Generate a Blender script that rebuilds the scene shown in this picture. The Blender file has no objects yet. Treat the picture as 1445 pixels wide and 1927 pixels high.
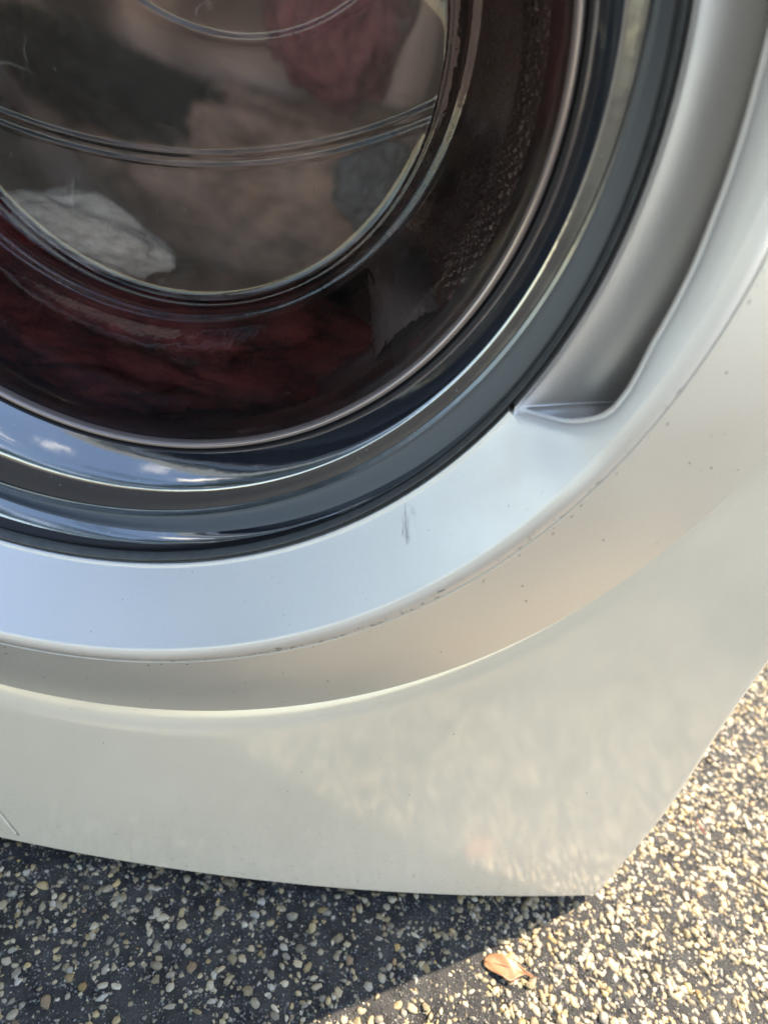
import bpy, math, random
import numpy as np
from mathutils import Matrix, Vector, noise as mnoise

random.seed(7); rng = np.random.default_rng(7)
scene = bpy.context.scene
ROOT = scene.collection

# ------------------------------------------------------------------ camera
cam_d = bpy.data.cameras.new("camera"); cam = bpy.data.objects.new("camera", cam_d); ROOT.objects.link(cam)
cam.matrix_world = Matrix(((0.97173884, -0.22669826, -0.0658143, 0.1007),
                           (0.06828029, 0.5368186, -0.8409302, -0.1991),
                           (0.22596775, 0.81267072, 0.5371265, 0.3786),
                           (0, 0, 0, 1)))
cam_d.sensor_fit = 'VERTICAL'; cam_d.sensor_height = 36; cam_d.lens = 24.943
cam_d.clip_start = 0.01; cam_d.clip_end = 2000
cam_d.dof.use_dof = True; cam_d.dof.focus_distance = 0.285; cam_d.dof.aperture_fstop = 9
scene.camera = cam

# ------------------------------------------------------------------ light
SUN_EL = math.radians(52); SUN_AZ = math.atan2(0.490, 0.872)      # towards the sun, from +X
sd = Vector((math.cos(SUN_EL)*math.cos(SUN_AZ), math.cos(SUN_EL)*math.sin(SUN_AZ), math.sin(SUN_EL)))
sun_d = bpy.data.lights.new("sun", 'SUN'); sun_d.energy = 3.3; sun_d.angle = math.radians(0.53); sun_d.color = (1, .94, .84)
sun = bpy.data.objects.new("sun", sun_d); ROOT.objects.link(sun)
sun.rotation_euler = sd.to_track_quat('Z', 'Y').to_euler(); sun.location = sd*3
world = bpy.data.worlds.new("World"); scene.world = world; world.use_nodes = True
nt = world.node_tree; nt.nodes.clear()
def wn(t, **k):
    n = nt.nodes.new(t)
    for a, b in k.items(): setattr(n, a, b)
    return n
sky = wn('ShaderNodeTexSky', sky_type='NISHITA', sun_disc=False, sun_elevation=SUN_EL)
sky.ozone_density = 2.6; sky.dust_density = .35; sky.air_density = 1.1
sky.sun_rotation = math.radians(90) - SUN_AZ                       # 0 = +Y, clockwise
bg = wn('ShaderNodeBackground'); bg.inputs[1].default_value = 0.125
tc = wn('ShaderNodeTexCoord'); mp = wn('ShaderNodeMapping'); mp.inputs['Scale'].default_value = (1, 1, 2.4)
nz = wn('ShaderNodeTexNoise'); nz.inputs['Scale'].default_value = 3.1; nz.inputs['Detail'].default_value = 9; nz.inputs['Roughness'].default_value = .6
cr = wn('ShaderNodeValToRGB'); cr.color_ramp.elements[0].position = .60; cr.color_ramp.elements[1].position = .70
mx = wn('ShaderNodeMix', data_type='RGBA'); mx.inputs['B'].default_value = (9.0, 9.2, 9.6, 1)
wo = wn('ShaderNodeOutputWorld'); L = nt.links.new
L(tc.outputs['Generated'], mp.inputs['Vector']); L(mp.outputs[0], nz.inputs['Vector']); L(nz.outputs['Fac'], cr.inputs[0])
L(cr.outputs[0], mx.inputs['Factor']); L(sky.outputs[0], mx.inputs['A']); L(mx.outputs['Result'], bg.inputs[0]); L(bg.outputs[0], wo.inputs[0])
scene.view_settings.view_transform = 'Standard'; scene.view_settings.look = 'None'
scene.view_settings.gamma = 1; scene.view_settings.use_curve_mapping = False
scene.view_settings.exposure = 1.97
scene.view_settings.use_white_balance = True; scene.view_settings.white_balance_temperature = 7700
scene.cycles.max_bounces = 14; scene.cycles.transparent_max_bounces = 16; scene.cycles.glossy_bounces = 6
scene.cycles.caustics_reflective = True

ZC = 0.36          # height of the door centre above the ground

# ------------------------------------------------------------------ materials
def S(r, g=None, b=None):
    f = lambda c: c/12.92 if c <= .04045 else ((c+.055)/1.055)**2.4
    if g is None: g = b = r
    return (f(r/255), f(g/255), f(b/255), 1)

class Mat:
    def __init__(s, name):
        s.m = bpy.data.materials.new(name); s.m.use_nodes = True; s.t = s.m.node_tree
        s.b = s.t.nodes['Principled BSDF']; s.out = s.t.nodes['Material Output']
        s.tc = s.t.nodes.new('ShaderNodeTexCoord')
    def n(s, t, **k):
        n = s.t.nodes.new(t)
        for a, b in k.items():
            if a in n.inputs: n.inputs[a].default_value = b
            else: setattr(n, a, b)
        return n
    def l(s, a, b): s.t.links.new(a, b); return s
    def set(s, **k):
        for a, b in k.items(): s.b.inputs[a.replace('_', ' ')].default_value = b
        return s
    def noise(s, scale, detail=4, rough=.55, vscale=None, dist=0):
        n = s.n('ShaderNodeTexNoise'); n.inputs['Scale'].default_value = scale; n.inputs['Detail'].default_value = detail
        n.inputs['Roughness'].default_value = rough; n.inputs['Distortion'].default_value = dist
        if vscale:
            m = s.n('ShaderNodeMapping'); m.inputs['Scale'].default_value = vscale
            s.l(s.tc.outputs['Object'], m.inputs[0]); s.l(m.outputs[0], n.inputs['Vector'])
        else: s.l(s.tc.outputs['Object'], n.inputs['Vector'])
        return n.outputs['Fac']
    def ramp(s, fac, stops):
        r = s.n('ShaderNodeValToRGB'); e = r.color_ramp.elements
        e[0].position, e[0].color = stops[0]; e[1].position, e[1].color = stops[-1]
        for p, c in stops[1:-1]: x = e.new(p); x.color = c
        s.l(fac, r.inputs[0]); return r.outputs[0]
    def mix(s, fac, a, b, mode='MIX'):
        m = s.n('ShaderNodeMix', data_type='RGBA', blend_type=mode)
        for v, k in ((fac, 'Factor'), (a, 'A'), (b, 'B')):
            if hasattr(v, 'links'): s.l(v, m.inputs[k])
            else: m.inputs[k].default_value = v
        return m.outputs['Result']
    def bump(s, h, strength=.2, dist=.001):
        b = s.n('ShaderNodeBump'); b.inputs['Strength'].default_value = strength; b.inputs['Distance'].default_value = dist
        s.l(h, b.inputs['Height']); s.l(b.outputs[0], s.b.inputs['Normal']); return b.outputs[0]

G1 = lambda v: (v, v, v, 1)
# white front panel paint with faint grime
m = Mat('panel_paint'); m.set(Roughness=.12, IOR=2.35)
n1 = m.noise(9, 6); n2 = m.noise(1400, 2); n3 = m.noise(60, 8, .7)
c = m.mix(m.ramp(n1, [(.35, G1(0)), (.7, G1(1))]), (.83, .735, .60, 1), (.89, .795, .66, 1))
c = m.mix(m.ramp(n3, [(.70, G1(0)), (.78, G1(.35))]), c, (.36, .33, .27, 1))
sxyz = m.n('ShaderNodeSeparateXYZ'); m.l(m.tc.outputs['Object'], sxyz.inputs[0]); low = m.ramp(sxyz.outputs[2], [(.012, G1(1)), (.075, G1(0))])
n5 = m.noise(420, 4, .7); n6 = m.noise(14, 5, .7, (1, 1, .35))
c = m.mix(m.mix(1, low, m.ramp(n5, [(.58, G1(0)), (.70, G1(.45))]), 'MULTIPLY'), c, (.30, .25, .19, 1))     # dirt splashes near the foot
c = m.mix(m.ramp(n6, [(.52, G1(0)), (.80, G1(.22))]), c, (.50, .46, .38, 1))                                  # faint drips and smears
m.l(c, m.b.inputs['Base Color']); m.l(m.ramp(n1, [(.3, G1(.09)), (.75, G1(.15))]), m.b.inputs['Roughness'])
m.bump(n2, .05, .0002); PANEL = m.m
# silver lacquer of the door ring
def silver(name, col, rough, metal):
    m = Mat(name); m.set(Metallic=metal, Roughness=rough)
    fl = m.noise(2600, 2, .6); n1 = m.noise(30, 6)
    c = m.mix(m.ramp(fl, [(.3, G1(0)), (.7, G1(1))]), tuple(x*.93 for x in col[:3])+(1,), col)
    st = m.noise(1, 3, .6, (420, 420, 45))
    sc = m.noise(35, 3); msk = m.mix(1, m.ramp(st, [(.66, G1(0)), (.74, G1(1))]), m.ramp(sc, [(.64, G1(0)), (.72, G1(.55))]), 'MULTIPLY')
    c = m.mix(msk, c, (.16, .16, .19, 1))
    m.l(c, m.b.inputs['Base Color']); m.bump(fl, .12, .00015)
    m.l(m.ramp(n1, [(.3, G1(rough-.04)), (.7, G1(rough+.05))]), m.b.inputs['Roughness'])
    return m.m
SILVER = silver('silver_lacquer', (.86, .845, .835, 1), .47, .80)
BAND = silver('warm_silver_lacquer', (.94, .91, .85, 1), .40, .72)
SCOOP = silver('scoop_lacquer', (.90, .87, .86, 1), .40, .78)
def simple(name, col, rough=.5, metal=0, ns=None, amt=.2, bump=0, **k):
    m = Mat(name); m.set(Metallic=metal, Roughness=rough, **k)
    if ns:
        n = m.noise(ns, 6, .6); a = tuple(x*(1-amt) for x in col[:3])+(1,); b = tuple(min(1, x*(1+amt)) for x in col[:3])+(1,)
        m.l(m.ramp(n, [(.3, a), (.7, b)]), m.b.inputs['Base Color'])
        if bump: m.bump(n, bump, .0005)
    else: m.set(Base_Color=col)
    return m.m
RUBBER = simple('charcoal_rubber_lip', (.075, .082, .085, 1), .45, ns=300, bump=.1)
m = Mat('smoked_matte_trim'); m.set(Base_Color=(.10, .112, .122, 1), Roughness=.42)
d = m.noise(1200, 2, .5); m.l(m.ramp(d, [(.0, (.10, .112, .122, 1)), (.74, (.10, .112, .122, 1)), (.80, (.3, .32, .33, 1))]), m.b.inputs['Base Color']); MATTE = m.m
# glossy smoked trim, a hard coated plastic that mirrors the sky
def gloss(name, ior, rlo, rhi):
  m = Mat(name); m.set(Base_Color=(.015, .023, .034, 1), Roughness=.06, IOR=ior)
  st = m.noise(1, 4, .6, (14, 14, 60)); m.l(m.ramp(st, [(.35, G1(rlo)), (.8, G1(rhi))]), m.b.inputs['Roughness'])
  d = m.noise(900, 2, .5); m.l(m.ramp(d, [(.0, (.015, .023, .034, 1)), (.74, (.015, .023, .034, 1)), (.80, (.35, .38, .4, 1))]), m.b.inputs['Base Color'])
  w = m.noise(70, 3, .5, (1, 1, 1)); m.bump(w, .25, .0006); return m.m
GLOSS = gloss('smoked_gloss_trim', 3.9, .07, .17); FLANGE = gloss('smoked_satin_trim', 2.1, .12, .28)
BLACK = simple('black_seal', (.010, .010, .012, 1), .35)
# door glass: see-through with Fresnel reflection, grime film
def glass(name, tint, ior, film, bscale, bstr, refr=1.12, share=.6, rrough=.03):
    m = Mat(name); t = m.t; t.nodes.remove(m.b)
    tp = m.n('ShaderNodeBsdfTransparent'); tp.inputs[0].default_value = tint
    rf = m.n('ShaderNodeBsdfRefraction'); rf.inputs['IOR'].default_value = refr; rf.inputs['Roughness'].default_value = rrough; rf.inputs[0].default_value = tint
    tr = m.n('ShaderNodeMixShader'); tr.inputs[0].default_value = share; m.l(tp.outputs[0], tr.inputs[1]); m.l(rf.outputs[0], tr.inputs[2])
    gl = m.n('ShaderNodeBsdfGlossy'); gl.inputs['Roughness'].default_value = .03; gl.inputs[0].default_value = (1, 1, 1, 1)
    df = m.n('ShaderNodeBsdfDiffuse'); df.inputs[0].default_value = (.45, .43, .40, 1)
    fr = m.n('ShaderNodeFresnel'); fr.inputs[0].default_value = ior
    nn = m.noise(1, 4, .6, bscale); bp = m.n('ShaderNodeBump'); bp.inputs['Strength'].default_value = bstr; bp.inputs['Distance'].default_value = .002
    m.l(nn, bp.inputs['Height']); bp2 = m.n('ShaderNodeBump'); bp2.inputs['Strength'].default_value = bstr*.25; bp2.inputs['Distance'].default_value = .001; m.l(nn, bp2.inputs['Height']); m.l(bp2.outputs[0], gl.inputs['Normal']); m.l(bp.outputs[0], rf.inputs['Normal'])
    m1 = m.n('ShaderNodeMixShader'); m.l(fr.outputs[0], m1.inputs[0]); m.l(tr.outputs[0], m1.inputs[1]); m.l(gl.outputs[0], m1.inputs[2])
    fl = m.noise(28, 8, .68, None, 1.5); ff = m.ramp(fl, [(.42, G1(film*.25)), (.72, G1(film))])
    sp = m.noise(1, 2, .6, (520, 520, 170)); sf = m.ramp(sp, [(.70, G1(0)), (.76, G1(film*2.2))])
    # fine wandering streaks left by dried water
    vd = m.n('ShaderNodeTexVoronoi', feature='DISTANCE_TO_EDGE'); vd.inputs['Scale'].default_value = 1
    wob = m.n('ShaderNodeTexNoise'); wob.inputs['Scale'].default_value = 45; m.l(m.tc.outputs['Object'], wob.inputs['Vector'])
    va = m.n('ShaderNodeVectorMath', operation='MULTIPLY_ADD'); m.l(m.tc.outputs['Object'], va.inputs[0]); va.inputs[1].default_value = (62, 62, 16)
    vs = m.n('ShaderNodeVectorMath', operation='SCALE'); m.l(wob.outputs['Color'], vs.inputs[0]); vs.inputs['Scale'].default_value = 1.6
    m.l(vs.outputs[0], va.inputs[2]); m.l(va.outputs[0], vd.inputs['Vector'])
    ms = m.noise(24, 4, .7); lines = m.mix(1, m.ramp(vd.outputs[0], [(.006, G1(film*2.4)), (.03, G1(0))]), m.ramp(ms, [(.56, G1(0)), (.66, G1(1))]), 'MULTIPLY')
    fac = m.mix(1, m.mix(1, ff, sf, 'ADD'), lines, 'ADD') if film > .05 else m.mix(1, ff, sf, 'ADD')
    m2 = m.n('ShaderNodeMixShader'); m.l(fac, m2.inputs[0]); m.l(m1.outputs[0], m2.inputs[1]); m.l(df.outputs[0], m2.inputs[2])
    m.l(m2.outputs[0], m.out.inputs['Surface']); return m.m
GL_WALL = glass('glass_wall', (.86, .76, .74, 1), 1.5, .02, (70, 4, 70), .9, 1.22, .85, .11)
GL_FACE = glass('glass_face', (.98, .92, .89, 1), 1.55, .09, (22, 22, 22), .3, 1.25, .92, .27)
GL_RIM = simple('glass_edge_glint', (.36, .30, .29, 1), .16, .55)  # pale pink base colour paints in the reflected highlight along the rim

# ------------------------------------------------------------------ mesh helpers
def link(name, me, mat, parent=None, smooth=True, sharp=35, **props):
    o = bpy.data.objects.new(name, me); ROOT.objects.link(o)
    if mat and not me.materials: me.materials.append(mat)
    if smooth:
        me.polygons.foreach_set('use_smooth', [True]*len(me.polygons))
        if sharp: me.set_sharp_from_angle(angle=math.radians(sharp))
    if parent: o.parent = parent
    for k, v in props.items(): o[k] = v
    return o
def mesh(name, V, F):
    me = bpy.data.meshes.new(name)
    V = np.asarray(V, np.float32); me.vertices.add(len(V)); me.vertices.foreach_set('co', V.ravel())
    F = np.asarray(F, np.int32); k = F.shape[1]
    me.loops.add(F.size); me.loops.foreach_set('vertex_index', F.ravel())
    me.polygons.add(len(F)); me.polygons.foreach_set('loop_start', np.arange(0, F.size, k, dtype=np.int32))
    me.polygons.foreach_set('loop_total', np.full(len(F), k, np.int32))
    me.update(calc_edges=True); me.validate(); return me
def gridF(nu, nv, wrap=False, flip=False):
    i = np.arange(nu if wrap else nu-1)[:, None]; j = np.arange(nv-1)[None]
    a = i*nv+j; b = ((i+1) % nu)*nv+j
    F = np.stack([a, b, b+1, a+1], -1).reshape(-1, 4)
    return F[:, ::-1] if flip else F
def revolve(name, prof, n=512):
    """prof: (r, y, cx, cz) rows about the door axis, running from outside in"""
    P = np.array([(q+(0, 0))[:4] for q in prof], float); t = np.linspace(0, 2*np.pi, n, endpoint=False)
    V = np.stack([P[:, 2][None]+P[:, 0][None]*np.cos(t)[:, None], np.repeat(P[:, 1][None], n, 0),
                  ZC+P[:, 3][None]+P[:, 0][None]*np.sin(t)[:, None]], -1).reshape(-1, 3)
    return mesh(name, V, gridF(n, len(P), True))
def smooth_prof(prof, sub=6):
    P = np.array([(q+(0, 0))[:4] for q in prof], float); out = []
    for i in range(len(P)-1):
        p0 = P[max(i-1, 0)]; p1 = P[i]; p2 = P[i+1]; p3 = P[min(i+2, len(P)-1)]
        for k in range(sub):
            t = k/sub; out.append(tuple(.5*(2*p1+(p2-p0)*t+(2*p0-5*p1+4*p2-p3)*t*t+(3*p1-p0-3*p2+p3)*t**3)))
    out.append(tuple(P[-1])); return out
def empty(name, loc, **props):
    o = bpy.data.objects.new(name, None); o.empty_display_size = .05; ROOT.objects.link(o); o.location = loc
    for k, v in props.items(): o[k] = v
    return o
def box(name, x0, x1, y0, y1, z0, z1):
    V = [(x, y, z) for x in (x0, x1) for y in (y0, y1) for z in (z0, z1)]
    return mesh(name, V, [(0, 1, 3, 2), (4, 6, 7, 5), (0, 4, 5, 1), (2, 3, 7, 6), (0, 2, 6, 4), (1, 5, 7, 3)])

# ------------------------------------------------------------------ the washing machine
wm = empty('washing_machine', (0, 0, 0), label='white front-loading washing machine with a silver-rimmed round glass door, standing on asphalt', category='washing machine')

# front panel: bowed outwards, swelling up to the door bezel
RZ, YZ = .2289, -.0053
def bow(x): return .378*x*x
def panel_y(x, z):
    r = np.hypot(x, z-ZC); b = bow(x); d = r-RZ
    w = .025
    s = np.clip(1-d/w, 0, 1); s = s*s*s*(s*(6*s-15)+10)
    return b+(.0065+.0035*np.clip(x/.2, 0, 1)**2)*s
ZB, ZT, XE = .0100, .835, .2985
def edge_x(z): return XE+.0052*np.exp(-((z-.088)/.06)**2)
def panel():
    nt_ = 720; t = np.linspace(-np.pi, np.pi, nt_, endpoint=False)
    # make sure two rays hit the lower corners
    for sx in (1, -1):
        a = math.atan2(ZB-ZC, sx*XE); t[np.abs(t-a).argmin()] = a
        a = math.atan2(ZT-ZC, sx*XE); t[np.abs(t-a).argmin()] = a
    c, s = np.cos(t), np.sin(t)
    R = np.minimum(XE/np.maximum(np.abs(c), 1e-9), np.where(s < 0, (ZC-ZB), (ZT-ZC))/np.maximum(np.abs(s), 1e-9))
    ss = np.concatenate([np.linspace(0, .3, 40)**1.0, np.linspace(.3, 1, 50)[1:]])
    r0 = RZ-.003
    rr = r0+(R-r0)[:, None]*ss[None]
    X = rr*c[:, None]; Z = ZC+rr*s[:, None]
    # follow the slight swell of the side edge
    sw = np.clip((np.abs(X)-.2)/(XE-.2), 0, 1)**2
    X = X+np.sign(X)*sw*(edge_x(Z)-XE)
    Y = panel_y(X, Z)
    # rounded side edge, crisp bottom edge
    ex = edge_x(Z)-np.abs(X); rad = .007
    q = np.clip(1-ex/rad, 0, 1); Y = Y+rad*.62*q**2.2
    V = [np.stack([X, Y, Z], -1)]
    last = V[0][:, -1:].copy()
    lower = (s < 0) & (np.abs(R*np.abs(s)-(ZC-ZB)) < 1e-6)
    f1 = last.copy(); f1[:, 0, 1] += .0008; f1[lower, 0, 2] -= .0002
    f2 = last.copy(); f2[:, 0, 1] += .03
    VV = np.concatenate([V[0], f1, f2], 1); nv = VV.shape[1]
    return mesh('front_panel', VV.reshape(-1, 3), gridF(nt_, nv, True, True))
link('front_panel', panel(), PANEL, wm, sharp=50)

# cabinet behind the panel: a folded sheet-metal box (sides, top, base)
import bmesh
def bevel_box(name, *a, w=.004, seg=3):
    me = box(name, *a); bm = bmesh.new(); bm.from_mesh(me)
    bmesh.ops.recalc_face_normals(bm, faces=bm.faces)
    bmesh.ops.bevel(bm, geom=bm.edges[:], offset=w, segments=seg, affect='EDGES', profile=.5); bm.to_mesh(me); bm.free(); return me
CAB = simple('white_enamel', (.62, .615, .58, 1), .3, ns=8, amt=.03)
cabinet_y0 = bow(XE)+.012
for nm, a in (('side_panel', (.288, .2965, cabinet_y0, .60, .018, .83)), ('side_panel', (-.2965, -.288, cabinet_y0, .60, .018, .83)),
              ('back_panel', (-.287, .287, .592, .60, .018, .83)), ('top_panel', (-.2985, .2985, .06, .605, .8355, .85)),
              ('base_panel', (-.287, .287, .045, .591, .018, .024))):
    link(nm, bevel_box(nm, *a, w=.002, seg=2), CAB, wm, sharp=40)
FOOT = simple('black_rubber_foot', (.03, .03, .03, 1), .7)
for sx in (-.25, .25):
    for y in (.10, .55):
        P = [(.001, 0.0), (.019, 0), (.021, .002), (.021, .006), (.012, .009), (.006, .009), (.006, .019), (.001, .019)]
        n = 32; t = np.linspace(0, 2*np.pi, n, endpoint=False)
        V = np.array([[(sx+r*math.cos(a), y+r*math.sin(a), z) for r, z in P] for a in t]).reshape(-1, 3)
        link('foot', mesh('foot', V, gridF(n, len(P), True)), FOOT, wm)

# bezel: warm silver band around the door ring
RV, YV = .1844, -.0229
prof = [(RZ, .030), (RZ, YZ+.0012), (RZ-.0005, YZ+.0002), (RZ-.0014, YZ-.0003)]
for k in range(1, 15):
    f = k/14; prof.append((RZ-.0014+(RV+.0006-RZ+.0014)*f, YZ-.0003+(YV+.0008-YZ+.0003)*f-.0016*math.sin(math.pi*f)))
prof += [(RV+.0002, YV+.0012), (RV+.0001, YV+.02)]
link('door_bezel', revolve('door_bezel', prof, 720), BAND, wm, sharp=45)

# silver door ring with the scooped handle, height field over (angle, radius)
RG, YG = .1581, .0
RPK, YPK = .1800, -.0263
def ring_y(r):
    f = np.clip((r-RG)/(RPK-RG), 0, 1)
    y = YG+(YPK-YG)*(f*.96+.04*f*f)
    g = np.clip((r-.1775)/(RV-.0003-.1775), 0, 1)
    y = y-0.0+np.where(r > .1775, 0, 0)
    # roll over to the seam
    y2 = -.0222+g*0
    yr = YG+(YPK-YG)*((.1775-RG)/(RPK-RG))
    bead = .0006*np.exp(-((r-RG)/.0006)**2)
    roll = yr-.0013*np.sin(np.pi*.62*g)+.0022*g**3
    return np.where(r > .1775, roll, y)-bead
lipT = np.radians([-26, -23.6, -22.5, -21.8, -20.3, -19.6, -18.5, -17.4, -16.2, -13.9, -9.7, -3, 1.1, 6.5, 10.3, 13.2, 20, 24, 27, 29, 30.5, 32])
lipR = np.array([.1584, .1586, .1606, .1637, .1692, .1709, .1727, .1741, .1748, .1747, .1734, .1728, .1722, .1717, .1714, .1714, .1720, .1735, .1735, .168, .160, .1584])
def lip(t): return np.interp(t, lipT, lipR)
def lip_s(t):                                            # softened
    return sum(lip(t+d) for d in np.radians([-.5, -.25, 0, .25, .5]))/5
def ring():
    t = np.radians(np.concatenate([np.arange(-180, -25, .75), np.arange(-25, -24, .06), np.arange(-24, -15, .04), np.arange(-15, -13, .06), np.arange(-13, 27, .4), np.arange(27, 33, .1), np.arange(33, 180, .75)]))
    lp = lip_s(t); pocket = (t > lipT[1]) & (t < lipT[-1])
    lp = np.where(pocket, lp, RG)
    b = np.linspace(0, 1, 90)**1.7
    r = lp[:, None]+(RV-.0003-lp)[:, None]*b[None]; T = np.repeat(t[:, None], r.shape[1], 1)
    y = ring_y(r); d = r-lp[:, None]
    op = np.clip((lp-RG)/.002, 0, 1)[:, None]
    y = y+op*(.0007*np.exp(-(d/.0005)**1.3)+.0009*np.exp(-(d/.0022)**2))      # rolled edge of the opening
    # the shoulder below the opening sinks toward it
    dd = np.hypot((T-np.radians(-20.2))*.17/.0105, (r-.1700)/.0080); y = y+np.exp(-dd**2)*.0022
    X = r*np.cos(T); Z = ZC+r*np.sin(T); V = np.stack([X, y, Z], -1)
    back = V[:, :1].copy(); back[:, :, 1] += np.where(pocket, .0022, .006)[:, None]
    edge = V[:, :1].copy(); edge[:, :, 1] += .0004
    for q in (back, edge):
        q[:, :, 0] -= .00035*np.cos(t)[:, None]; q[:, :, 2] -= .00035*np.sin(t)[:, None]
    out = V[:, -1:].copy(); out[:, :, 1] += .006
    V = np.concatenate([back, edge, V, out], 1)
    return mesh('door', V.reshape(-1, 3), gridF(len(t), V.shape[1], True, True))
door = link('door', ring(), SILVER, wm, sharp=40)

# the scooped grip: a curved floor running on under the lip, ending in a flat ledge
def scoop_y(r): x = r-RG; return .0002+.10*x+6*x*x-.0008*np.exp(-(np.abs(x)/.0009)**2)
LR = [0.1568, 0.1602, 0.1634, 0.1673, 0.1707, 0.1757, 0.1802, 0.1850, 0.1900, 0.1954]
LT = np.radians([-23.18, -22.21, -21.35, -20.39, -19.63, -18.66, -17.87, -17.17, -16.51, -15.91])
rr_ = np.concatenate([RG+np.linspace(0, .0015, 14), np.linspace(RG+.0015, .1885, 60)[1:]])
def scoop():
    V = []; n = 160
    for r in rr_:
        tc_ = np.interp(r, LR, LT); th = tc_+(math.radians(34)-tc_)*np.linspace(0, 1, n)
        V.append(np.stack([r*np.cos(th), np.full(n, scoop_y(r)), ZC+r*np.sin(th)], -1))
    first_ = V[0].copy(); first_[:, 1] += .006; first_[:, 0] -= .0003
    V = np.array([first_]+V)
    return mesh('handle_scoop', V.reshape(-1, 3), gridF(len(V), n))
scp = link('handle_scoop', scoop(), SCOOP, door, sharp=40)
def ledge():
    V = []
    for r in rr_:
        tc_ = np.interp(r, LR, LT); x, z, y = r*math.cos(tc_), ZC+r*math.sin(tc_), float(scoop_y(r))
        fade = min(1, (r-RG)/.004)
        V.append([(x, y+.00005, z), (x, y-.00028*fade, z-.00015), (x, y-.00034*fade, z-.0004), (x, y-.0002*fade, z-.0006), (x+.0002, y-.0008, z-.002), (x+.0006, y-.0022, z-.006), (x+.0012, y-.0030, z-.011)])
    V = np.array(V); return mesh('scoop_ledge', V.reshape(-1, 3), gridF(V.shape[0], V.shape[1]))
link('scoop_ledge', ledge(), SCOOP, scp, sharp=60)

# dark inner rings of the door
link('rubber_lip', revolve('rubber_lip', [(.1578, .006, -.001, .001), (.1577, .0002, -.001, .001), (.1574, -.0004, -.001, .001), (.1566, -.0006, -.0008, .001),
     (.1556, .0006, -.0002, .001), (.1553, .0016, 0, .001), (.1549, .0042, 0, .001)]), RUBBER, door, sharp=50)
link('seal_groove', revolve('seal_groove', [(.1556, .0044, 0, .001), (.1551, .0022, 0, .001), (.1544, .0019, .0005, .001), (.1537, .0033, .0018, .0008), (.1521, .0046, .004, .0008)]), BLACK, door)
link('outer_gloss_step', revolve('outer_gloss_step', smooth_prof([(.1521, .0044, .0040, .0008), (.1508, .0050, .0052, .0006), (.1490, .0062, .0072, .0003), (.1474, .0078, .0092, .0002)], 5)), GLOSS, door)
link('matte_band', revolve('matte_band', smooth_prof([(.1474, .0078, .0092, .0002), (.1478, .0086, .0078, .0010), (.1500, .0106, .0036, .0034), (.1514, .0120, .0008, .0054), (.1512, .0123, -.0002, .0060)], 5)), MATTE, door)
flange = [(.1512, .0123, -.0002, .0060), (.1508, .0131, -.0006, .0066), (.1500, .0134, 0, .0066)]
curve = smooth_prof([(.1492, .0131, .0006, .0064), (.1455, .0135, .0030, .0058), (.1410, .0138, .0060, .0050), (.1372, .0143, .0084, .0042), (.1340, .0162, .0104, .0037), (.1306, .0194, .0122, .0031), (.1276, .0230, .0138, .0028), (.1254, .0262, .0148, .0026)], 6)
link('trim_flange', revolve('trim_flange', flange+curve[:17]), FLANGE, door, sharp=40)
link('gloss_ring', revolve('gloss_ring', curve[16:]), GLOSS, door, sharp=40)
link('glass_seal', revolve('glass_seal', [(.1254, .0262, .0148, .0026), (.1248, .0268, .0148, .0026), (.1243, .0282, .0146, .0024)]), BLACK, door)
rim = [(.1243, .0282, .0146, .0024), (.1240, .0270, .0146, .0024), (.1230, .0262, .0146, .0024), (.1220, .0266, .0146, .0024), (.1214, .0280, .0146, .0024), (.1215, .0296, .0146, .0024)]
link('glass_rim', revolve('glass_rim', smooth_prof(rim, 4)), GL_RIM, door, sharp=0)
# glass bowl: flared wall, stepped shoulder
w = [(.1215, .0296, .0146, .0024), (.1200, .040, .0138, .0030), (.1170, .055, .0105, .0060), (.1125, .068, .0065, .0105), (.1085, .0765, .0045, .0140)]
wall = smooth_prof(w, 6)
step = smooth_prof([(.1085, .0765, .0045, .0140), (.1074, .0790, .0044, .0140), (.1050, .0800, .0046, .0138), (.1034, .0812, .0050, .0130), (.1022, .0845, .0056, .0112), (.0985, .0880, .0064, .0092), (.0965, .0886, .0068, .0084), (.0952, .0900, .0070, .0080)], 5)
link('glass_bowl', revolve('glass_bowl', wall+step[1:]), GL_WALL, door, sharp=0)
def face():
    n = 512; t = np.linspace(0, 2*np.pi, n, endpoint=False); rr = np.concatenate([np.linspace(.0952, .09, 14), np.linspace(.09, .0005, 300)[1:]])
    X = .007+rr[None]*np.cos(t)[:, None]; Z = .008+rr[None]*np.sin(t)[:, None]
    dc = .2246-np.hypot(X+.026, Z-.189)                    # >0 above the crease
    Y = .0900+.0016*(1-np.exp(-(.0952-rr[None])/.003))+0*X
    Y = Y+np.where(dc > 0, .0-.40*dc*np.clip((.0952-rr[None])/.02, 0, 1)**.6, 0)*.55
    Y = Y-.0010*np.exp(-(dc/.0010)**2)-.0007*np.exp(-((dc+.0042)/.0008)**2)
    dd = .0676-np.hypot(X-.022, Z-.075)
    Y = Y-.0009*np.exp(-(dd/.0016)**2)
    return mesh('glass_face', np.stack([X, Y, Z+ZC], -1).reshape(-1, 3), gridF(n, len(rr), True))
link('glass_face', face(), GL_FACE, door, sharp=0)

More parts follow.
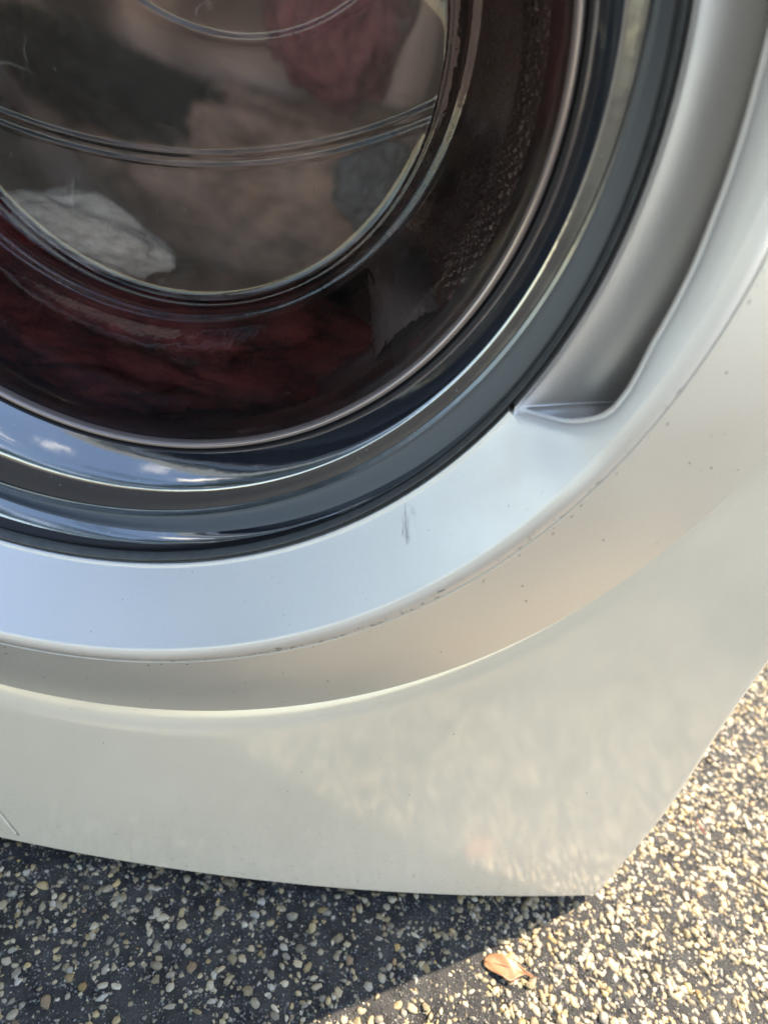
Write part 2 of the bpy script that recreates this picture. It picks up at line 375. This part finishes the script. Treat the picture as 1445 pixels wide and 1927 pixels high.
# tub gasket, its maroon mottling painted for a reflection in the glass; drum
m = Mat('gasket_maroon_reflection'); a = m.noise(26, 8, .7, None, .6); b = m.noise(7, 3)
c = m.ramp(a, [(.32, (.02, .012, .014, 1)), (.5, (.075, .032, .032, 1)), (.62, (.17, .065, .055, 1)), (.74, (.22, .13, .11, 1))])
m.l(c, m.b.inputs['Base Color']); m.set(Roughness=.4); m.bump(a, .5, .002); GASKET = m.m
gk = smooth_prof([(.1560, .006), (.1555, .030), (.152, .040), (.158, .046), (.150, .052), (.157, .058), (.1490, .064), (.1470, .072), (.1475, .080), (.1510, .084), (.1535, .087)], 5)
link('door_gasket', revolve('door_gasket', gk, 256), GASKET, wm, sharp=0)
m = Mat('brushed_drum_steel'); a = m.noise(1, 4, .6, (3, 160, 3)); b = m.noise(12, 4)
m.l(m.ramp(a, [(.3, (.26, .19, .20, 1)), (.7, (.40, .31, .31, 1))]), m.b.inputs['Base Color']); m.set(Metallic=.85, Roughness=.38); m.bump(a, .1, .0005); STEEL = m.m
dr = [(.1535, .087), (.1550, .090), (.1555, .095), (.1555, .21), (.1535, .215), (.1555, .22), (.1555, .30), (.150, .315), (.120, .322), (.112, .316), (.06, .318), (.045, .330), (.0005, .332)]
drum = link('drum', revolve('drum', dr, 256), STEEL, wm, sharp=40)
# perforations: domed dimples pressed in rows round the drum
V = []; F = []; base = 0
for k, y in enumerate(np.arange(.099, .296, .0074)):
    if abs(y-.215) < .005: continue
    for j in range(132):
        a = (j+.5*(k % 2))/132*2*math.pi
        if abs(j % 44-31) < 4 or (86 < j < 118): continue
        ca, sa = math.cos(a), math.sin(a)
        for (rad, hgt) in ((.0021, .0), (.0017, .0008), (.0010, .0012), (.0003, .0013)):
            for q in range(8):
                b = q/8*2*math.pi; u = rad*math.cos(b); v = rad*math.sin(b)
                r = .1554-hgt; V.append((r*ca-u*sa, y+v, ZC+r*sa+u*ca))
        for q in range(3):
            for e in range(8):
                F.append((base+q*8+e, base+q*8+(e+1) % 8, base+(q+1)*8+(e+1) % 8, base+(q+1)*8+e))
        base += 32
link('perforations', mesh('perforations', V, F), simple('dimple_steel', (.42, .37, .38, 1), .3, .5), drum, sharp=0, kind='stuff')
# three lifter paddles
def paddle(a0):
    n, k = 24, 12; V = []
    for i in range(n):
        y = .10+(.205)*i/(n-1); e = min(1, (i+.3)/3, (n-.7-i)/3)
        for j in range(k):
            q = j/(k-1); a = a0+(q-.5)*.26; h = (.028*math.sin(math.pi*q)**.7)*e**.5
            r = .1560-h; V.append((r*math.cos(a), y, ZC+r*math.sin(a)))
    return mesh('lifter_paddle', V, gridF(n, k))
PAD = simple('grey_paddle_plastic', (.30, .27, .27, 1), .4, ns=40)
for a0 in (-.62, -.62+2.094, -.62+4.188): link('lifter_paddle', paddle(a0), PAD, drum, sharp=0)

# filter flap in the lower left of the view
def flap():
    o = [(-.150, .0125), (-.0172, .0160), (-.0262, .0335), (-.150, .0335)]
    bm = bmesh.new(); f = []
    for x, z in o: f.append(bm.verts.new((x, bow(x)-.0006, z)))
    bk = [bm.verts.new((x, bow(x)+.006, z)) for x, z in o]
    bm.faces.new(f[::-1]); bm.faces.new(bk)
    for i in range(4): bm.faces.new((f[i], f[(i+1) % 4], bk[(i+1) % 4], bk[i]))
    bmesh.ops.recalc_face_normals(bm, faces=bm.faces)
    bmesh.ops.bevel(bm, geom=[e for e in bm.edges if all(v.co.y < .003+bow(v.co.x)-.001 for v in e.verts)], offset=.0005, segments=3, affect='EDGES')
    me = bpy.data.meshes.new('filter_flap'); bm.to_mesh(me); bm.free(); return me
flp = link('filter_flap', flap(), PANEL, wm, sharp=40)
# thin grey strip round the flap, the shade of its gap painted as colour
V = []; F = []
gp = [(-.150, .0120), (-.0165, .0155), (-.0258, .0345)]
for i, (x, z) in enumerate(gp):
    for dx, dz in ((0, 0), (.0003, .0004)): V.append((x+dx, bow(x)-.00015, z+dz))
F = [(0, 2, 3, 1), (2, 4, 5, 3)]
link('flap_gap', mesh('flap_gap', V, F), simple('gap_shade_grey', (.25, .25, .24, 1), .8), flp, smooth=False)

# ------------------------------------------------------------------ marks: flecks and chips on the ring and panel

MARK = simple('dark_chip', (.05, .045, .06, 1), .6)
V = []; F = []
def fleck(x, y, z, nx, ny, nz_, w, h, ang):
    n = Vector((nx, ny, nz_)).normalized(); u = n.cross(Vector((0, 0, 1))).normalized(); v = n.cross(u)
    u2 = u*math.cos(ang)+v*math.sin(ang); v2 = v*math.cos(ang)-u*math.sin(ang)
    b = len(V); k = 7; c = Vector((x, y, z))+n*.00012
    V.append(tuple(c+n*.00004))
    for i in range(k):
        a = 2*math.pi*i/k; s = random.uniform(.6, 1.15)
        V.append(tuple(c+u2*w*s*math.cos(a)+v2*h*s*math.sin(a)-n*.0001))
    for i in range(k): F.append((b, b+1+i, b+1+(i+1) % k))
def on_rev(fn, r, deg):
    a = math.radians(deg); e = .0003; y0 = float(fn(r)); dy = (float(fn(r+e))-y0)/e
    return (r*math.cos(a), y0, ZC+r*math.sin(a), dy*math.cos(a), -1, dy*math.sin(a))
def bez_y(r):
    f = (RZ-.0014-r)/(RZ-.0014-RV-.0006); return YZ-.0003+(YV+.0008-YZ+.0003)*f-.0016*math.sin(math.pi*min(max(f, 0), 1))
for i in range(80):                                       # along the ring edge
    dg = random.choice([random.gauss(-48, 3.5), random.gauss(-60, 2), random.uniform(-75, -10)])
    r = RV-.0007-abs(random.gauss(0, .0011)); fleck(*on_rev(ring_y, r, dg), random.choice([.0003, .0005, .0014])*random.uniform(.5, 1.2), random.uniform(.00008, .00022), math.radians(dg+90)+random.gauss(0, .15))
for i in range(22):
    dg = random.uniform(-100, 0); r = RV+.0012+abs(random.gauss(0, .0012)); fleck(*on_rev(bez_y, r, dg), random.uniform(.0002, .0008), random.uniform(.0001, .00022), math.radians(dg+90))
for i in range(26):
    dg = random.uniform(-110, -5); r = random.uniform(.19, .226); s = random.uniform(.00014, .00036); fleck(*on_rev(bez_y, r, dg), s*1.4, s, random.uniform(0, 3))
for i in range(24):
    dg = random.uniform(-110, -28); r = random.uniform(.160, .176); s = random.uniform(.00006, .00018); fleck(*on_rev(ring_y, r, dg), s*1.3, s, random.uniform(0, 3))
for i in range(30):
    x = random.uniform(0, .28); z = random.uniform(.03, .16)
    if math.hypot(x, z-ZC) < RZ+.01: continue
    s = random.uniform(.0001, .00035); y = float(panel_y(np.array(x), np.array(z))); fleck(x, y, z, .756*x, -1, 0, s*1.3, s, random.uniform(0, 3))
link('paint_chips', mesh('paint_chips', V, F), MARK, wm, sharp=0, kind='stuff')

# the vertical rub mark on the ring below the door
V = []; F = []
SCUFF = simple('grey_rub_mark', (.52, .51, .54, 1), .5, .5, ns=900, amt=.35)
RUB0, RUB1 = (.1219, -.1022), (.1250, -.1112)
def ring_pt(x, z):
    r = math.hypot(x, z); return (x, float(ring_y(np.array(r)))-.00012, ZC+z)
for (u0, w0, ln, wd) in ((0, 0, 1, .00030), (.0009, .25, .6, .00012), (-.0008, .35, .55, .00012), (.0003, .62, .42, .00045), (.0026, -.05, .25, .00012), (.0034, -.03, .2, .00009), (-.0012, .7, .25, .00016), (.0011, .75, .2, .00014)):
    b = len(V); n = 9
    for i in range(n):
        f = w0+ln*i/(n-1); x = RUB0[0]+(RUB1[0]-RUB0[0])*f+u0+random.gauss(0, .00005); z = RUB0[1]+(RUB1[1]-RUB0[1])*f
        wv = wd*.7*math.sin(math.pi*(i/(n-1)*.9+.05))
        for s_ in (-1, 1): V.append(ring_pt(x+s_*wv, z))
    for i in range(n-1): F.append((b+2*i, b+2*i+1, b+2*i+3, b+2*i+2))
link('rub_mark', mesh('rub_mark', V, F), SCUFF, door, sharp=0)

# ------------------------------------------------------------------ crumpled shapes added in the drum to stand in for reflections in the glass
def reflection_blob(name, loc, size, col, seed, label, fold=1.0, rot=(0, 0, 0), cat='reflection stand-in', n=5, dark=.6):
    bm = bmesh.new(); bmesh.ops.create_icosphere(bm, subdivisions=n, radius=1)
    off = Vector((seed*3.7, seed*1.3, seed*.7))
    for v in bm.verts:
        p = v.co.copy(); q = p*1.4+off
        w = mnoise.noise_vector(q*1.1)*.5
        f = 1-abs(mnoise.noise((q+w)*1.6))*2; g = 1-abs(mnoise.noise((q+w)*3.7+off))*2
        s = 1+fold*(.22*f+.05*g+.35*mnoise.noise(q))
        v.co = p*s*.8
    me = bpy.data.meshes.new(name); bm.to_mesh(me); bm.free()
    m = Mat(name+'_tint'); a = m.noise(4.5, 8, .7); wv = m.noise(120, 2)
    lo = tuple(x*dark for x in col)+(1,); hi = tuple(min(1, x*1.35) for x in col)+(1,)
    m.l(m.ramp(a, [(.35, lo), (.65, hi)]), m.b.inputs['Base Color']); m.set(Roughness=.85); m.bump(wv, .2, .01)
    o = link(name, me, m.m, sharp=0); o.scale = size; o.location = loc; o.rotation_euler = rot
    o['label'] = label; o['category'] = cat; o['group'] = 'reflection stand-ins inside the drum'; return o
reflection_blob('maroon_reflection_blob', (.0, .160, .224), (.140, .082, .042), (.36, .075, .065), 1, 'maroon crumpled shape added across the bottom of the drum for a reflection in the glass', 1.1, cat='maroon_reflection_blob', dark=.06)
reflection_blob('white_reflection_blob', (-.030, .122, .283), (.040, .018, .017), (.92, .90, .85), 2, 'small off-white shape added for the white reflection in the lower left of the glass', .7, (.2, .1, .2), cat='white_reflection_blob')
reflection_blob('black_reflection_blob', (-.045, .235, .335), (.085, .03, .026), (.014, .015, .02), 3, 'black diagonal shape added in the upper drum for a dark reflection in the glass', .7, (0, .25, .1), cat='black_reflection_blob')
reflection_blob('pink_reflection_blob', (.055, .165, .384), (.030, .028, .034), (.36, .12, .15), 4, 'pink-red shape added for a reflection at the top of the glass', .8, (.2, .2, 0), cat='pink_reflection_blob')
reflection_blob('slate_reflection_blob', (.086, .160, .326), (.022, .024, .022), (.16, .19, .24), 5, 'dark slate-blue shape added for a reflection at the right end of the glass', .8, cat='slate_reflection_blob')
reflection_blob('brown_reflection_blob', (.04, .255, .300), (.12, .05, .060), (.72, .50, .43), 6, 'dull brown shape added in the middle of the drum for the reflections in the glass', 1.0, cat='brown_reflection_blob', dark=.28)
reflection_blob('red_reflection_blob', (-.085, .150, .262), (.036, .03, .022), (.45, .05, .06), 8, 'bright red shape added for a reflection at the lower left edge of the glass', .8, cat='red_reflection_blob')

# ------------------------------------------------------------------ ground
m = Mat('asphalt'); t1 = m.noise(900, 3, .7); t2 = m.noise(60, 5, .6); t3 = m.noise(3, 4)
vo = m.n('ShaderNodeTexVoronoi'); vo.inputs['Scale'].default_value = 620; m.l(m.tc.outputs['Object'], vo.inputs['Vector'])
grit = m.ramp(vo.outputs['Distance'], [(.12, G1(1)), (.34, G1(0))])
vr = m.n('ShaderNodeSeparateColor'); m.l(vo.outputs['Color'], vr.inputs[0]); on = m.ramp(vr.outputs[0], [(.45, G1(0)), (.55, G1(1))])
gmask = m.mix(1, grit, on, 'MULTIPLY')
c = m.mix(m.ramp(t2, [(.35, G1(0)), (.7, G1(1))]), (.030, .029, .030, 1), (.095, .090, .086, 1))
c = m.mix(gmask, c, (.34, .31, .26, 1))
# far from the machine the chips are only colour
v2 = m.n('ShaderNodeTexVoronoi'); v2.inputs['Scale'].default_value = 115; m.l(m.tc.outputs['Object'], v2.inputs['Vector'])
far = m.ramp(v2.outputs['Distance'], [(.42, G1(1)), (.5, G1(0))])
ln = m.n('ShaderNodeVectorMath', operation='LENGTH'); m.l(m.tc.outputs['Object'], ln.inputs[0])
fm = m.ramp(ln.outputs['Value'], [(.62, G1(0)), (.75, G1(.6))])
c = m.mix(m.mix(1, far, fm, 'MULTIPLY'), c, (.30, .265, .20, 1))
m.l(c, m.b.inputs['Base Color']); m.set(Roughness=.75, Specular_IOR_Level=.3)
hh = m.mix(.5, t1, grit, 'ADD'); m.bump(hh, 1, .002); ASPH = m.m
V = [(-300, -300, 0), (300, -300, 0), (300, 300, 0), (-300, 300, 0)]
xs = np.linspace(-.35, .75, 331); ys = np.linspace(-.50, .50, 301)
# one sheet: fine relief near the machine, stretched out to the horizon
gx = np.concatenate([[-300, -40, -6, -1.2], xs, [1.4, 6, 40, 300]]); gy = np.concatenate([[-300, -40, -6, -1.2], ys, [1.2, 6, 40, 300]])
GX, GY = np.meshgrid(gx, gy, indexing='ij')
def relief(x, y):
    z = .0006*np.sin(x*61+np.sin(y*47)*2)*np.sin(y*53+np.sin(x*39)*2)+.0004*np.sin(x*170+y*90)*np.sin(y*150-x*60)
    fade = np.clip((.5-np.maximum(np.abs(x-.2)-.05, np.abs(y)))/.1, 0, 1); return z*fade
GZ = relief(GX, GY)
jit = rng.normal(0, .0004, GX.shape); inn = (GX > -.34) & (GX < .74) & (GY > -.49) & (GY < .49); GZ = GZ+jit*inn
ground = link('ground', mesh('ground', np.stack([GX, GY, GZ], -1).reshape(-1, 3), gridF(len(gx), len(gy))), ASPH, sharp=0, kind='structure')

# stones pressed into the asphalt
def base_ico(sub):
    bm = bmesh.new(); bmesh.ops.create_icosphere(bm, subdivisions=sub, radius=1)
    v = np.array([x.co[:] for x in bm.verts]); f = np.array([[q.index for q in p.verts] for p in bm.faces]); bm.free(); return v, f
OCT = (np.array([(1, 0, 0), (-1, 0, 0), (0, 1, 0), (0, -1, 0), (0, 0, 1), (0, 0, -1)], float)*1.15, np.array([(4, 0, 2), (4, 2, 1), (4, 1, 3), (4, 3, 0), (5, 2, 0), (5, 1, 2), (5, 3, 1), (5, 0, 3)]))
pal = np.array([(.54, .41, .22), (.58, .47, .30), (.48, .38, .23), (.64, .55, .40), (.40, .33, .23), (.50, .45, .37), (.32, .28, .22), (.58, .40, .18), (.42, .27, .15)])
palw = np.array([.2, .22, .14, .14, .10, .10, .05, .04, .01])
m = Mat('aggregate_stone'); at_ = m.n('ShaderNodeVertexColor'); at_.layer_name = 'tone'
n1 = m.noise(700, 5, .65); n2 = m.noise(2500, 2)
c = m.mix(m.ramp(n1, [(.35, G1(0)), (.65, G1(1))]), at_.outputs[0], (1.25, 1.22, 1.18, 1), 'MULTIPLY'); c2 = m.mix(m.ramp(n2, [(.35, G1(.45)), (.6, G1(0))]), c, (.62, .56, .5, 1), 'MULTIPLY')
m.l(c2, m.b.inputs['Base Color']); m.set(Roughness=.5); m.bump(n1, .6, .0006); STONE = m.m
def stones(N, smin, smax, sub, region, seed, power=2.2, grey=False):
    r = np.random.default_rng(seed); bv, bf = base_ico(sub) if sub else OCT
    x = r.uniform(region[0], region[1], N); y = r.uniform(region[2], region[3], N)
    # skip what nobody can see: right below the cabinet
    keep = ~((x > -.3) & (x < .285) & (y > .10)); 
    dens = np.sin(x*23+1)*np.sin(y*31+2)*.2+.66+.3*np.clip((x-.1)/.2, 0, 1); keep &= r.random(N) < dens
    x, y = x[keep], y[keep]; N = len(x)
    s = smin+(smax-smin)*r.random(N)**power
    sc = np.stack([s*r.uniform(.75, 1.35, N), s*r.uniform(.6, 1.0, N), s*r.uniform(.45, .8, N)], -1)
    ang = r.uniform(0, 2*np.pi, N)
    P = bv[None]*(1+r.normal(0, .13, (N, len(bv), 1)))
    # chunky: squash some directions
    d = r.normal(size=(N, 3)); d /= np.linalg.norm(d, axis=1)[:, None]; dp = (P*d[:, None]).sum(-1, keepdims=True); P = P-np.maximum(dp-.55, 0)*d[:, None]
    d = r.normal(size=(N, 3)); d /= np.linalg.norm(d, axis=1)[:, None]; dp = (P*d[:, None]).sum(-1, keepdims=True); P = P-np.maximum(dp-.6, 0)*d[:, None]
    P = P*sc[:, None]; ca, sa = np.cos(ang)[:, None], np.sin(ang)[:, None]
    Q = np.stack([P[..., 0]*ca-P[..., 1]*sa, P[..., 0]*sa+P[..., 1]*ca, P[..., 2]], -1)
    z0 = relief(x, y)+sc[:, 2]*r.uniform(-.65, .2, N)
    Q = Q+np.stack([x, y, z0], -1)[:, None]
    ci = r.choice(len(pal), N, p=palw); col = pal[ci]*r.uniform(.42, .95, (N, 1)); gy = col.mean(1, keepdims=True); col = gy+(col-gy)*r.uniform(.65, 1.1, (N, 1))
    if grey: g_ = r.uniform(.05, .26, (N, 1)); col = g_*np.array([[1, .97, .92]])*r.uniform(.9, 1.1, (N, 3))
    return Q, bf, col, x, y, s
def add_tone(me, cols):
    a = me.color_attributes.new('tone', 'FLOAT_COLOR', 'POINT'); a.data.foreach_set('color', np.concatenate([cols, np.ones((len(cols), 1))], 1).astype(np.float32).ravel())
def join(Q, bf):
    N, k, _ = Q.shape; return Q.reshape(-1, 3), (bf[None]+np.arange(N)[:, None, None]*k).reshape(-1, 3)
REG = (-.10, .62, -.34, .38)
for nm, (N, a, b, sub, seed, pw, REG) in {'grit': (110000, .0003, .0009, 0, 31, 1.3, (-.06, .56, -.20, .32)), 'fine_aggregate': (40000, .0005, .0016, 1, 11, 1.5, REG), 'aggregate': (15500, .0011, .0026, 2, 12, 1.3, (-.08, .56, -.22, .36)), 'exposed_aggregate': (7000, .0012, .0032, 2, 21, 1.3, (.24, .62, -.12, .38))}.items():
    Q, bf, col, *_ = stones(N, a, b, sub, REG, seed, pw, sub == 0); VV, FF = join(Q, bf)
    me = mesh(nm, VV, FF); add_tone(me, np.repeat(col, Q.shape[1], 0)); link(nm, me, STONE, ground, sharp=30 if sub < 2 else 0, kind='stuff')
# the largest stones, one object each: 14 cut shapes shared between them
Q, bf, col, sx_, sy_, ss_ = stones(2600, .0016, .0031, 3, (-.02, .56, -.10, .32), 13, 1.8)
vis = [i for i in range(len(sx_)) if not (sx_[i] < .30 and sy_[i] > .015)]
vis = sorted(vis, key=lambda i: -ss_[i])[:290]
shapes = []
for k in range(14):
    i = vis[k]; q = Q[i]-Q[i].mean(0); n_ = np.linalg.norm(q, axis=1).max(); me = mesh('stone', q/n_, bf)
    add_tone(me, np.repeat(col[i][None], len(q), 0)); shapes.append(me)
first = True
for i in vis:
    me = shapes[random.randrange(14)]; o = bpy.data.objects.new('stone', me); ROOT.objects.link(o)
    if not me.materials: me.materials.append(STONE); me.polygons.foreach_set('use_smooth', [True]*len(me.polygons))
    s = float(ss_[i])*1.15; o.scale = (s, s, s*random.uniform(.75, 1)); o.location = (float(sx_[i]), float(sy_[i]), s*random.uniform(-.35, .12))
    o.rotation_euler = (random.uniform(-.3, .3), random.uniform(-.3, .3), random.uniform(0, 6.28)); o.parent = ground

# ------------------------------------------------------------------ fallen leaf and twig
def leaf():
    n, k = 26, 13; V = []
    for i in range(n):
        u = i/(n-1)
        if u > .80: wd = .0010*(1-(u-.80)/.20)+.00025
        else: wd = .0058*math.sin(math.pi*min(u/.80, 1)**.75)**.8+.0008
        for j in range(k):
            v = (j/(k-1)-.5)*2
            lo = 1.0+(.55*math.exp(-((u-.52)/.14)**2) if v < 0 else 0)
            y = v*wd*lo
            z = .0012+.0011*abs(v)**1.5*math.sin(math.pi*u)+.0022*math.sin(u*math.pi*1.1)+.0005*math.sin(u*14+v*3)
            V.append((u*.034-.017, y, z))
    me = mesh('leaf_blade', V, gridF(n, k)); return me
m = Mat('dry_leaf'); a = m.noise(160, 5, .6); b = m.noise(45, 3)
m.l(m.mix(m.ramp(b, [(.4, G1(0)), (.62, G1(1))]), m.ramp(a, [(.3, (.30, .14, .06, 1)), (.7, (.40, .22, .11, 1))]), (.30, .09, .03, 1)), m.b.inputs['Base Color'])
m.set(Roughness=.45); m.bump(a, .4, .0006); LEAF = m.m
lf = empty('fallen_leaf', (.2425, -.0116, .0008), label='dry tan-orange leaf lying on the asphalt at the shadow edge by the machine corner', category='leaf')
o = link('blade', leaf(), LEAF, lf, sharp=0); sm = o.modifiers.new('thickness', 'SOLIDIFY'); sm.thickness = .0002
lf.rotation_euler = (0, 0, math.radians(-6))
def tube(name, pts, rad, k=6):
    V = []; n = len(pts)
    for i, p in enumerate(pts):
        p = Vector(p); q = Vector(pts[min(i+1, n-1)])-Vector(pts[max(i-1, 0)]); q.normalize(); u = q.cross(Vector((0, 0, 1))).normalized(); v = u.cross(q)
        r = rad*(1-.5*i/(n-1))
        for j in range(k): a = 2*math.pi*j/k; V.append(tuple(p+u*r*math.cos(a)+v*r*math.sin(a)))
    n_ = n; F = []
    for i in range(n_-1):
        for j in range(k): F.append((i*k+j, i*k+(j+1) % k, (i+1)*k+(j+1) % k, (i+1)*k+j))
    return mesh(name, V, F)
o = link('midrib', tube('midrib', [(u*.034-.017, 0, .0014+.0022*math.sin(u*math.pi*1.1)) for u in np.linspace(.02, 1.06, 14)], .0003), simple('leaf_rib', (.30, .12, .05, 1), .6), lf)
lf.scale = (.82, .78, .6)
def twig(name, a, b, col, label, rad=.0005):
    P = [Vector(a).lerp(Vector(b), t)+Vector((random.gauss(0, .0003), random.gauss(0, .0003), .0006)) for t in np.linspace(0, 1, 7)]
    link(name, tube(name, P, rad), simple(name+'_bark', col, .7), None, label=label, category='twig')
twig('twig', (.3825, .1040, .0022), (.3855, .0945, .0020), (.40, .12, .09, 1), 'tiny reddish-brown twig among the sunlit stones right of the machine', .0006)

# ------------------------------------------------------------------ trees across the yard, mirrored in the dark door ring
BARK = simple('bark', (.10, .075, .055, 1), .9, ns=6)
FOL = []
for k, cc in enumerate([(.05, .085, .028), (.07, .11, .035), (.035, .06, .022)]): FOL.append(simple('foliage_%s' % ('deep', 'fresh', 'dark')[k], cc+(1,), .6))
def tree(x, y, h, label, seed):
    r = random.Random(seed); root = empty('oak_tree', (x, y, 0), label=label, category='tree', group='trees across the yard')
    V = []; F = []
    pts = [(0, 0, 0), (.1, 0, h*.2), (-.05, .1, h*.42), (.1, 0, h*.7)]
    link('trunk', tube('trunk', pts, h*.035, 8), BARK, root)
    for a in range(6):
        an = a*1.05+r.random(); z0 = h*r.uniform(.3, .5)
        link('limb', tube('limb', [(0, 0, z0), (math.cos(an)*h*.14, math.sin(an)*h*.14, z0+h*.14), (math.cos(an)*h*.26, math.sin(an)*h*.26, z0+h*.3)], h*.014, 6), BARK, root)
    cl = [(r.gauss(0, h*.2), r.gauss(0, h*.2), h*r.uniform(.45, .98), h*r.uniform(.08, .16)) for _ in range(34)]
    for i in range(4200):
        cx, cy, cz, cr_ = r.choice(cl); d = Vector((r.gauss(0, 1), r.gauss(0, 1), r.gauss(0, .8))).normalized()*cr_*r.uniform(.55, 1.05); c = Vector((cx, cy, cz))+d
        s = h*r.uniform(.008, .018); u = Vector((r.gauss(0, 1), r.gauss(0, 1), r.gauss(0, 1))).normalized(); v = u.orthogonal().normalized()
        b = len(V); V += [tuple(c-u*s), tuple(c+v*s*.6), tuple(c+u*s), tuple(c-v*s*.6)]; F.append((b, b+1, b+2, b+3))
    link('crown', mesh('crown', V, F), FOL[seed % 3], root, smooth=False)
tree(-5.0, -13.0, 7.0, 'broad tree across the yard, only mirrored in the left of the dark door ring', 1)
tree(2.5, -16.0, 6.0, 'smaller tree across the yard straight behind the camera, only mirrored in the door ring', 2)
tree(-11.0, -9.0, 8.0, 'tall tree far left across the yard, only mirrored in the door ring', 3)
tree(-8.0, -5.0, 9.0, 'bushy tree beside the yard on the left, only mirrored in the door ring', 5)
tree(-8.5, -.5, 9.0, 'tree nearest the left of the machine, only mirrored in the door ring', 6)
tree(-6.5, -8.5, 8.5, 'tree between the bushy tree and the broad tree, only mirrored in the door ring', 7)
tree(-1.4, -14.0, 6.0, 'round tree right of the broad tree across the yard, only mirrored in the door ring', 8)
tree(6.0, -14.0, 6.5, 'tree between two others on the right across the yard, only mirrored in the ring', 9)
tree(9.5, -12.0, 7.5, 'tree to the right across the yard, only mirrored in the lower door ring', 4)
